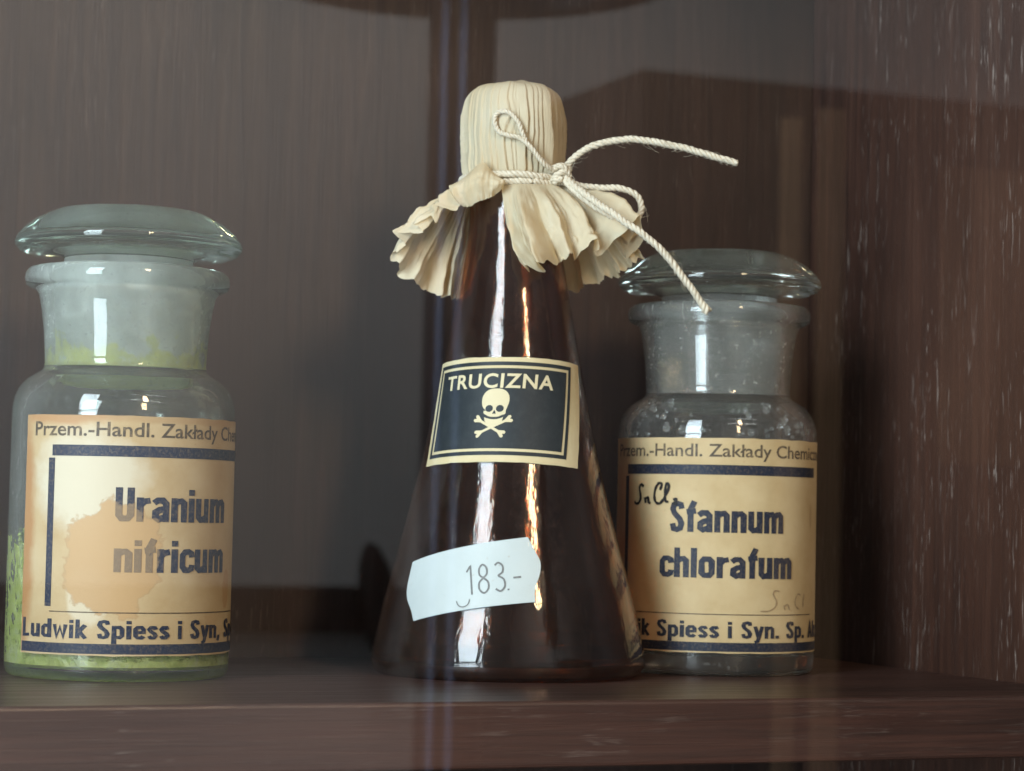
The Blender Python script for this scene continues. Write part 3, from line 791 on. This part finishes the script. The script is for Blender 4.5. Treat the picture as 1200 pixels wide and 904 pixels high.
def sheet(name, tops, bots, npl, amp, bulge=0.0, seed=1, rows_n=26, ragged=1.2, sub=12, sharp=.5, ease=1.0, pow_=.9, crum=.8):
    """a pleated paper sheet between two rails of points"""
    T = crom([P(*p) for p in tops], sub); B = crom([P(*p) for p in bots], sub)
    n = min(len(T), len(B)); rnd = random.Random(seed)
    ws = [rnd.uniform(.4, 1.6) for _ in range(npl)]; cs = [0]
    for v in ws: cs.append(cs[-1] + v)
    am = [rnd.uniform(.4, 1.4) for _ in range(npl)]
    def tri(f):
        f = min(max(f, 0), .99999) * cs[-1]
        for i in range(npl):
            if cs[i] <= f <= cs[i + 1]:
                u = (f - cs[i]) / ws[i]; return (u / sharp if u < sharp else (1 - u) / (1 - sharp)) * am[i], u
        return 0, 0
    bm = bmesh.new(); grid = []; uvl = bm.loops.layers.uv.new('sheet'); uvs = {}
    N = npl * 22; wid = sum((b - a).length for a, b in zip(B, B[1:])) / 100
    def at(L, f):
        q = f * (len(L) - 1); i = min(int(q), len(L) - 2); return L[i].lerp(L[i + 1], q - i)
    ctr = P(603, 215, 0)
    for j in range(rows_n + 1):
        s_ = j / rows_n; row = []
        for k in range(N + 1):
            f = k / N
            a, b = at(T, f), at(B, f); e = (at(B, min(f + .02, 1)) - at(B, max(f - .02, 0)))
            d = b - a; nrm = d.cross(e)
            nrm = nrm.normalized() if nrm.length > 1e-9 else Vector((0, -1, 0))
            mid_out = (a + b) / 2 - ctr; mid_out.z = 0
            if nrm.dot(mid_out) < 0: nrm = -nrm
            h, u = tri(f + .010 * noise.noise(Vector((s_ * 3, f * 9, seed))))
            p = a + d * (s_ ** ease)
            p += nrm * (math.sin(PI * s_) * bulge + (h - .5) * amp * s_ ** pow_)
            p += nrm * crum * (noise.noise(Vector((f * 9, s_ * 3.5, seed * 3.1))) + .5 * noise.noise(Vector((f * 26, s_ * 9, seed * 1.1)))) * s_
            p += nrm * (1.7 * abs(noise.noise(Vector((f * wid * 16, s_ * 3.2, seed * 7.7)))) + .8 * abs(noise.noise(Vector((f * wid * 42, s_ * 8, seed * 4.1))))) * min(1, s_ * 1.6)
            p += nrm * .42 * noise.noise(Vector((f * wid * 95, s_ * 2.2, seed * 2.3))) * min(1, s_ * 3)
            p += d.normalized() * .5 * noise.noise(Vector((f * wid * 140, 5, seed))) * max(0, s_ - .8) / .2
            p += d.normalized() * (ragged * noise.noise(Vector((f * 22, 2, seed))) - (1 - h) * ragged * .8) * max(0, s_ - .6) / .4
            row.append(bm.verts.new(p * MM)); uvs[row[-1]] = (f * wid, s_ * .3)
        grid.append(row)
    for A, B2 in zip(grid, grid[1:]):
        for k in range(N): bm.faces.new((A[k], A[k + 1], B2[k + 1], B2[k]))
    for fc in bm.faces:
        for l in fc.loops: l[uvl].uv = uvs[l.vert]
    o = from_bm(name, bm, M['crepe'], flask)
    return o
sheet('paper_skirt', [(588, 214, 58), (602, 212, 60), (622, 212, 58), (640, 212, 48), (652, 211, 34), (659, 210, 12), (659, 210, -5)],
      [(610, 318, 84), (634, 317, 102), (658, 305, 108), (684, 295, 100), (710, 290, 84), (738, 282, 58), (757, 284, 30)], 6, 11.0, 3.5, 3, 36, 3.2, 12, .5, 1.0, 1.0, 3.4)
sheet('paper_skirt', [(659, 211, 8), (658, 210, -15), (650, 209, -36), (634, 208, -50)],
      [(758, 296, 18), (736, 316, 4), (708, 328, -14), (664, 342, -34)], 5, 3.6, 2.0, 11, 24, 1.6, 12, .5, 1.0, .9, 1.4)
sheet('paper_skirt', [(572, 214, 50), (560, 212, 42), (551, 210, 28), (547, 208, 10), (548, 208, -8), (553, 208, -24), (560, 208, -36)],
      [(524, 240, 62), (498, 258, 56), (476, 280, 46), (457, 300, 34), (474, 326, 12), (510, 346, -12), (544, 350, -34)], 8, 4.6, 1.5, 5, 28, 2.0, 12, .62, 1.0, .9, 1.8)
sheet('paper_flap', [(529, 214, 44), (546, 202, 54), (565, 186, 60), (578, 198, 64), (592, 210, 62)],
      [(532, 230, 52), (546, 240, 62), (562, 234, 70), (576, 228, 72), (590, 218, 66)], 3, 1.4, 3.2, 8, 16, .4, 12, .5)

# ---- twine
def tube(bm, pts, r, n=7, taper=False):
    prev = None; nrm = None
    for i, p in enumerate(pts):
        t = (pts[min(i + 1, len(pts) - 1)] - pts[max(i - 1, 0)]).normalized()
        if nrm is None:
            nrm = t.orthogonal().normalized()
        nrm = (nrm - t * nrm.dot(t)).normalized(); b = t.cross(nrm)
        rr = r * (1 if not taper else max(.15, 1 - i / len(pts)))
        ring = [bm.verts.new(p + (nrm * math.cos(2 * PI * k / n) + b * math.sin(2 * PI * k / n)) * rr) for k in range(n)]
        if prev:
            for k in range(n): bm.faces.new((prev[k], prev[(k + 1) % n], ring[(k + 1) % n], ring[k]))
        else: bm.faces.new(list(reversed(ring)))
        prev = ring
    bm.faces.new(prev)

def resample(pts, step):
    out = [pts[0]]; acc = 0
    for a, b in zip(pts, pts[1:]):
        L = (b - a).length; d = step - acc
        while d <= L:
            out.append(a.lerp(b, d / L)); d += step
        acc = (acc + L) % step if L else acc
    return out

def twine(name, path, rad_mm=1.25, ply=3, pitch=4.6, fray=False, fuzz=26, parent=None, flat=None, hold=True):
    pts = resample(crom(path, 14), .28); bm = bmesh.new()
    sd = rad_mm * 7 + len(pts)
    pts = [p + .35 * Vector((noise.noise(Vector((i * .05, sd, 1))), noise.noise(Vector((i * .05, sd, 4))), noise.noise(Vector((i * .05, sd, 8))))) for i, p in enumerate(pts)]
    fr_ = []; nrm = None
    for i, p in enumerate(pts):
        t = (pts[min(i + 1, len(pts) - 1)] - pts[max(i - 1, 0)]).normalized()
        if nrm is None: nrm = t.orthogonal().normalized()
        nrm = (nrm - t * nrm.dot(t)).normalized(); fr_.append((nrm.copy(), t.cross(nrm)))
    for k in range(ply):
        st = []
        for i, p in enumerate(pts):
            a = 2 * PI * (i * .28 / pitch + k / ply + .16 * noise.noise(Vector((i * .06, sd, k * .3)))); n, b = fr_[i]
            e = 1.0 + .28 * noise.noise(Vector((i * .09, sd, k + 20)))
            if fray:
                rem = (len(pts) - i) * .28
                e = 1 + max(0, 3.5 - rem) * .35
            st.append((p + (n * math.cos(a) + b * math.sin(a)) * rad_mm * .5 * e) * MM)
        tube(bm, st, rad_mm * .62 * MM, 7)
    rnd = random.Random(len(pts))
    for _ in range(fuzz * 5):
        i = rnd.randrange(2, len(pts) - 2); n, b = fr_[i]; a = rnd.uniform(0, 2 * PI)
        d = n * math.cos(a) + b * math.sin(a); t = (pts[i + 1] - pts[i - 1]).normalized() * rnd.choice((-1, 1))
        L = rnd.uniform(.5, 1.6) if rnd.random() < .88 else rnd.uniform(2.0, 4.5); p = pts[i] + d * rad_mm * .9
        hp = [(p + (t * L * q + d * L * .35 * math.sin(q * 2.2) + Vector((0, 0, -.3 * L * q * q))) ) * MM for q in (0, .25, .5, .75, 1)]
        tube(bm, hp, .034 * MM, 3)
    return from_bm(name, bm, M['twine'], parent)
# two turns round the neck, the knot, two free ends and two loops
def turn(z, r, ph, tilt=0.0): return [Vector((r * math.sin(a) - .4, -r * math.cos(a), z + tilt * math.sin(a))) for a in [ph + 2 * PI * k / 24 for k in range(25)]]
knot = P(657, 200, 40)
ball = [Vector(p) for p in ((-2.6, 0, -2.2), (-.6, -2.6, -.6), (2.4, -1.0, 1.4), (1.2, 1.6, 2.6), (-1.8, 1.2, .8), (-2.2, -2.0, 1.2), (.6, -2.8, 2.0), (2.6, -.6, -.8), (.4, .8, -2.6), (-1.6, -1.8, -2.4), (1.0, -2.6, -1.6))]
main = twine('twine', [knot + p for p in ball], 1.0, 3, 4.4, False, 30, flask)
subs = []
subs.append(twine('neck_turn', turn(152.6, 15.9, .6), 1.05, 3, 4.4, False, 12, main))
subs.append(twine('neck_turn', turn(150.6, 15.5, .4, .3), 1.05, 3, 4.4, False, 8, main))
subs.append(twine('free_end', [knot, P(668, 186, 44), P(688, 170, 50), P(712, 162, 54), P(742, 159, 56), P(775, 163, 58), P(810, 171, 60), P(838, 179, 60), P(866, 187, 60)], 1.0, 3, 5.0, False, 40, main))
subs.append(twine('free_end', [knot, P(672, 212, 56), P(690, 226, 74), P(718, 246, 96), P(748, 267, 104), P(776, 290, 102), P(800, 320, 96), P(817, 344, 92), P(831, 364, 88)], 1.02, 3, 5.0, True, 30, main))
subs.append(twine('loop', [knot, P(676, 212, 44), P(700, 216, 50), P(728, 217, 54), P(747, 226, 54), P(753, 242, 56), P(744, 254, 62), P(722, 252, 76), P(698, 238, 72), P(676, 222, 60), knot + Vector((.5, -1, -1))], .95, 3, 5.0, False, 26, main))
def onc(x, y, lift=.7):
    q = P(x, y, 40); r = 16.4 + lift; xx = max(min(q.x, r - .2), -r + .2); q = P(x, y, math.sqrt(r * r - xx * xx) / K); return q
subs.append(twine('loop', [knot, onc(640, 188), onc(622, 168), onc(612, 152), onc(606, 136), onc(595, 126), onc(584, 127), onc(580, 137), onc(584, 149), onc(596, 154), onc(610, 157), onc(624, 171, 1.6), onc(641, 190, 1.6), knot], .72, 3, 3.6, False, 22, main))
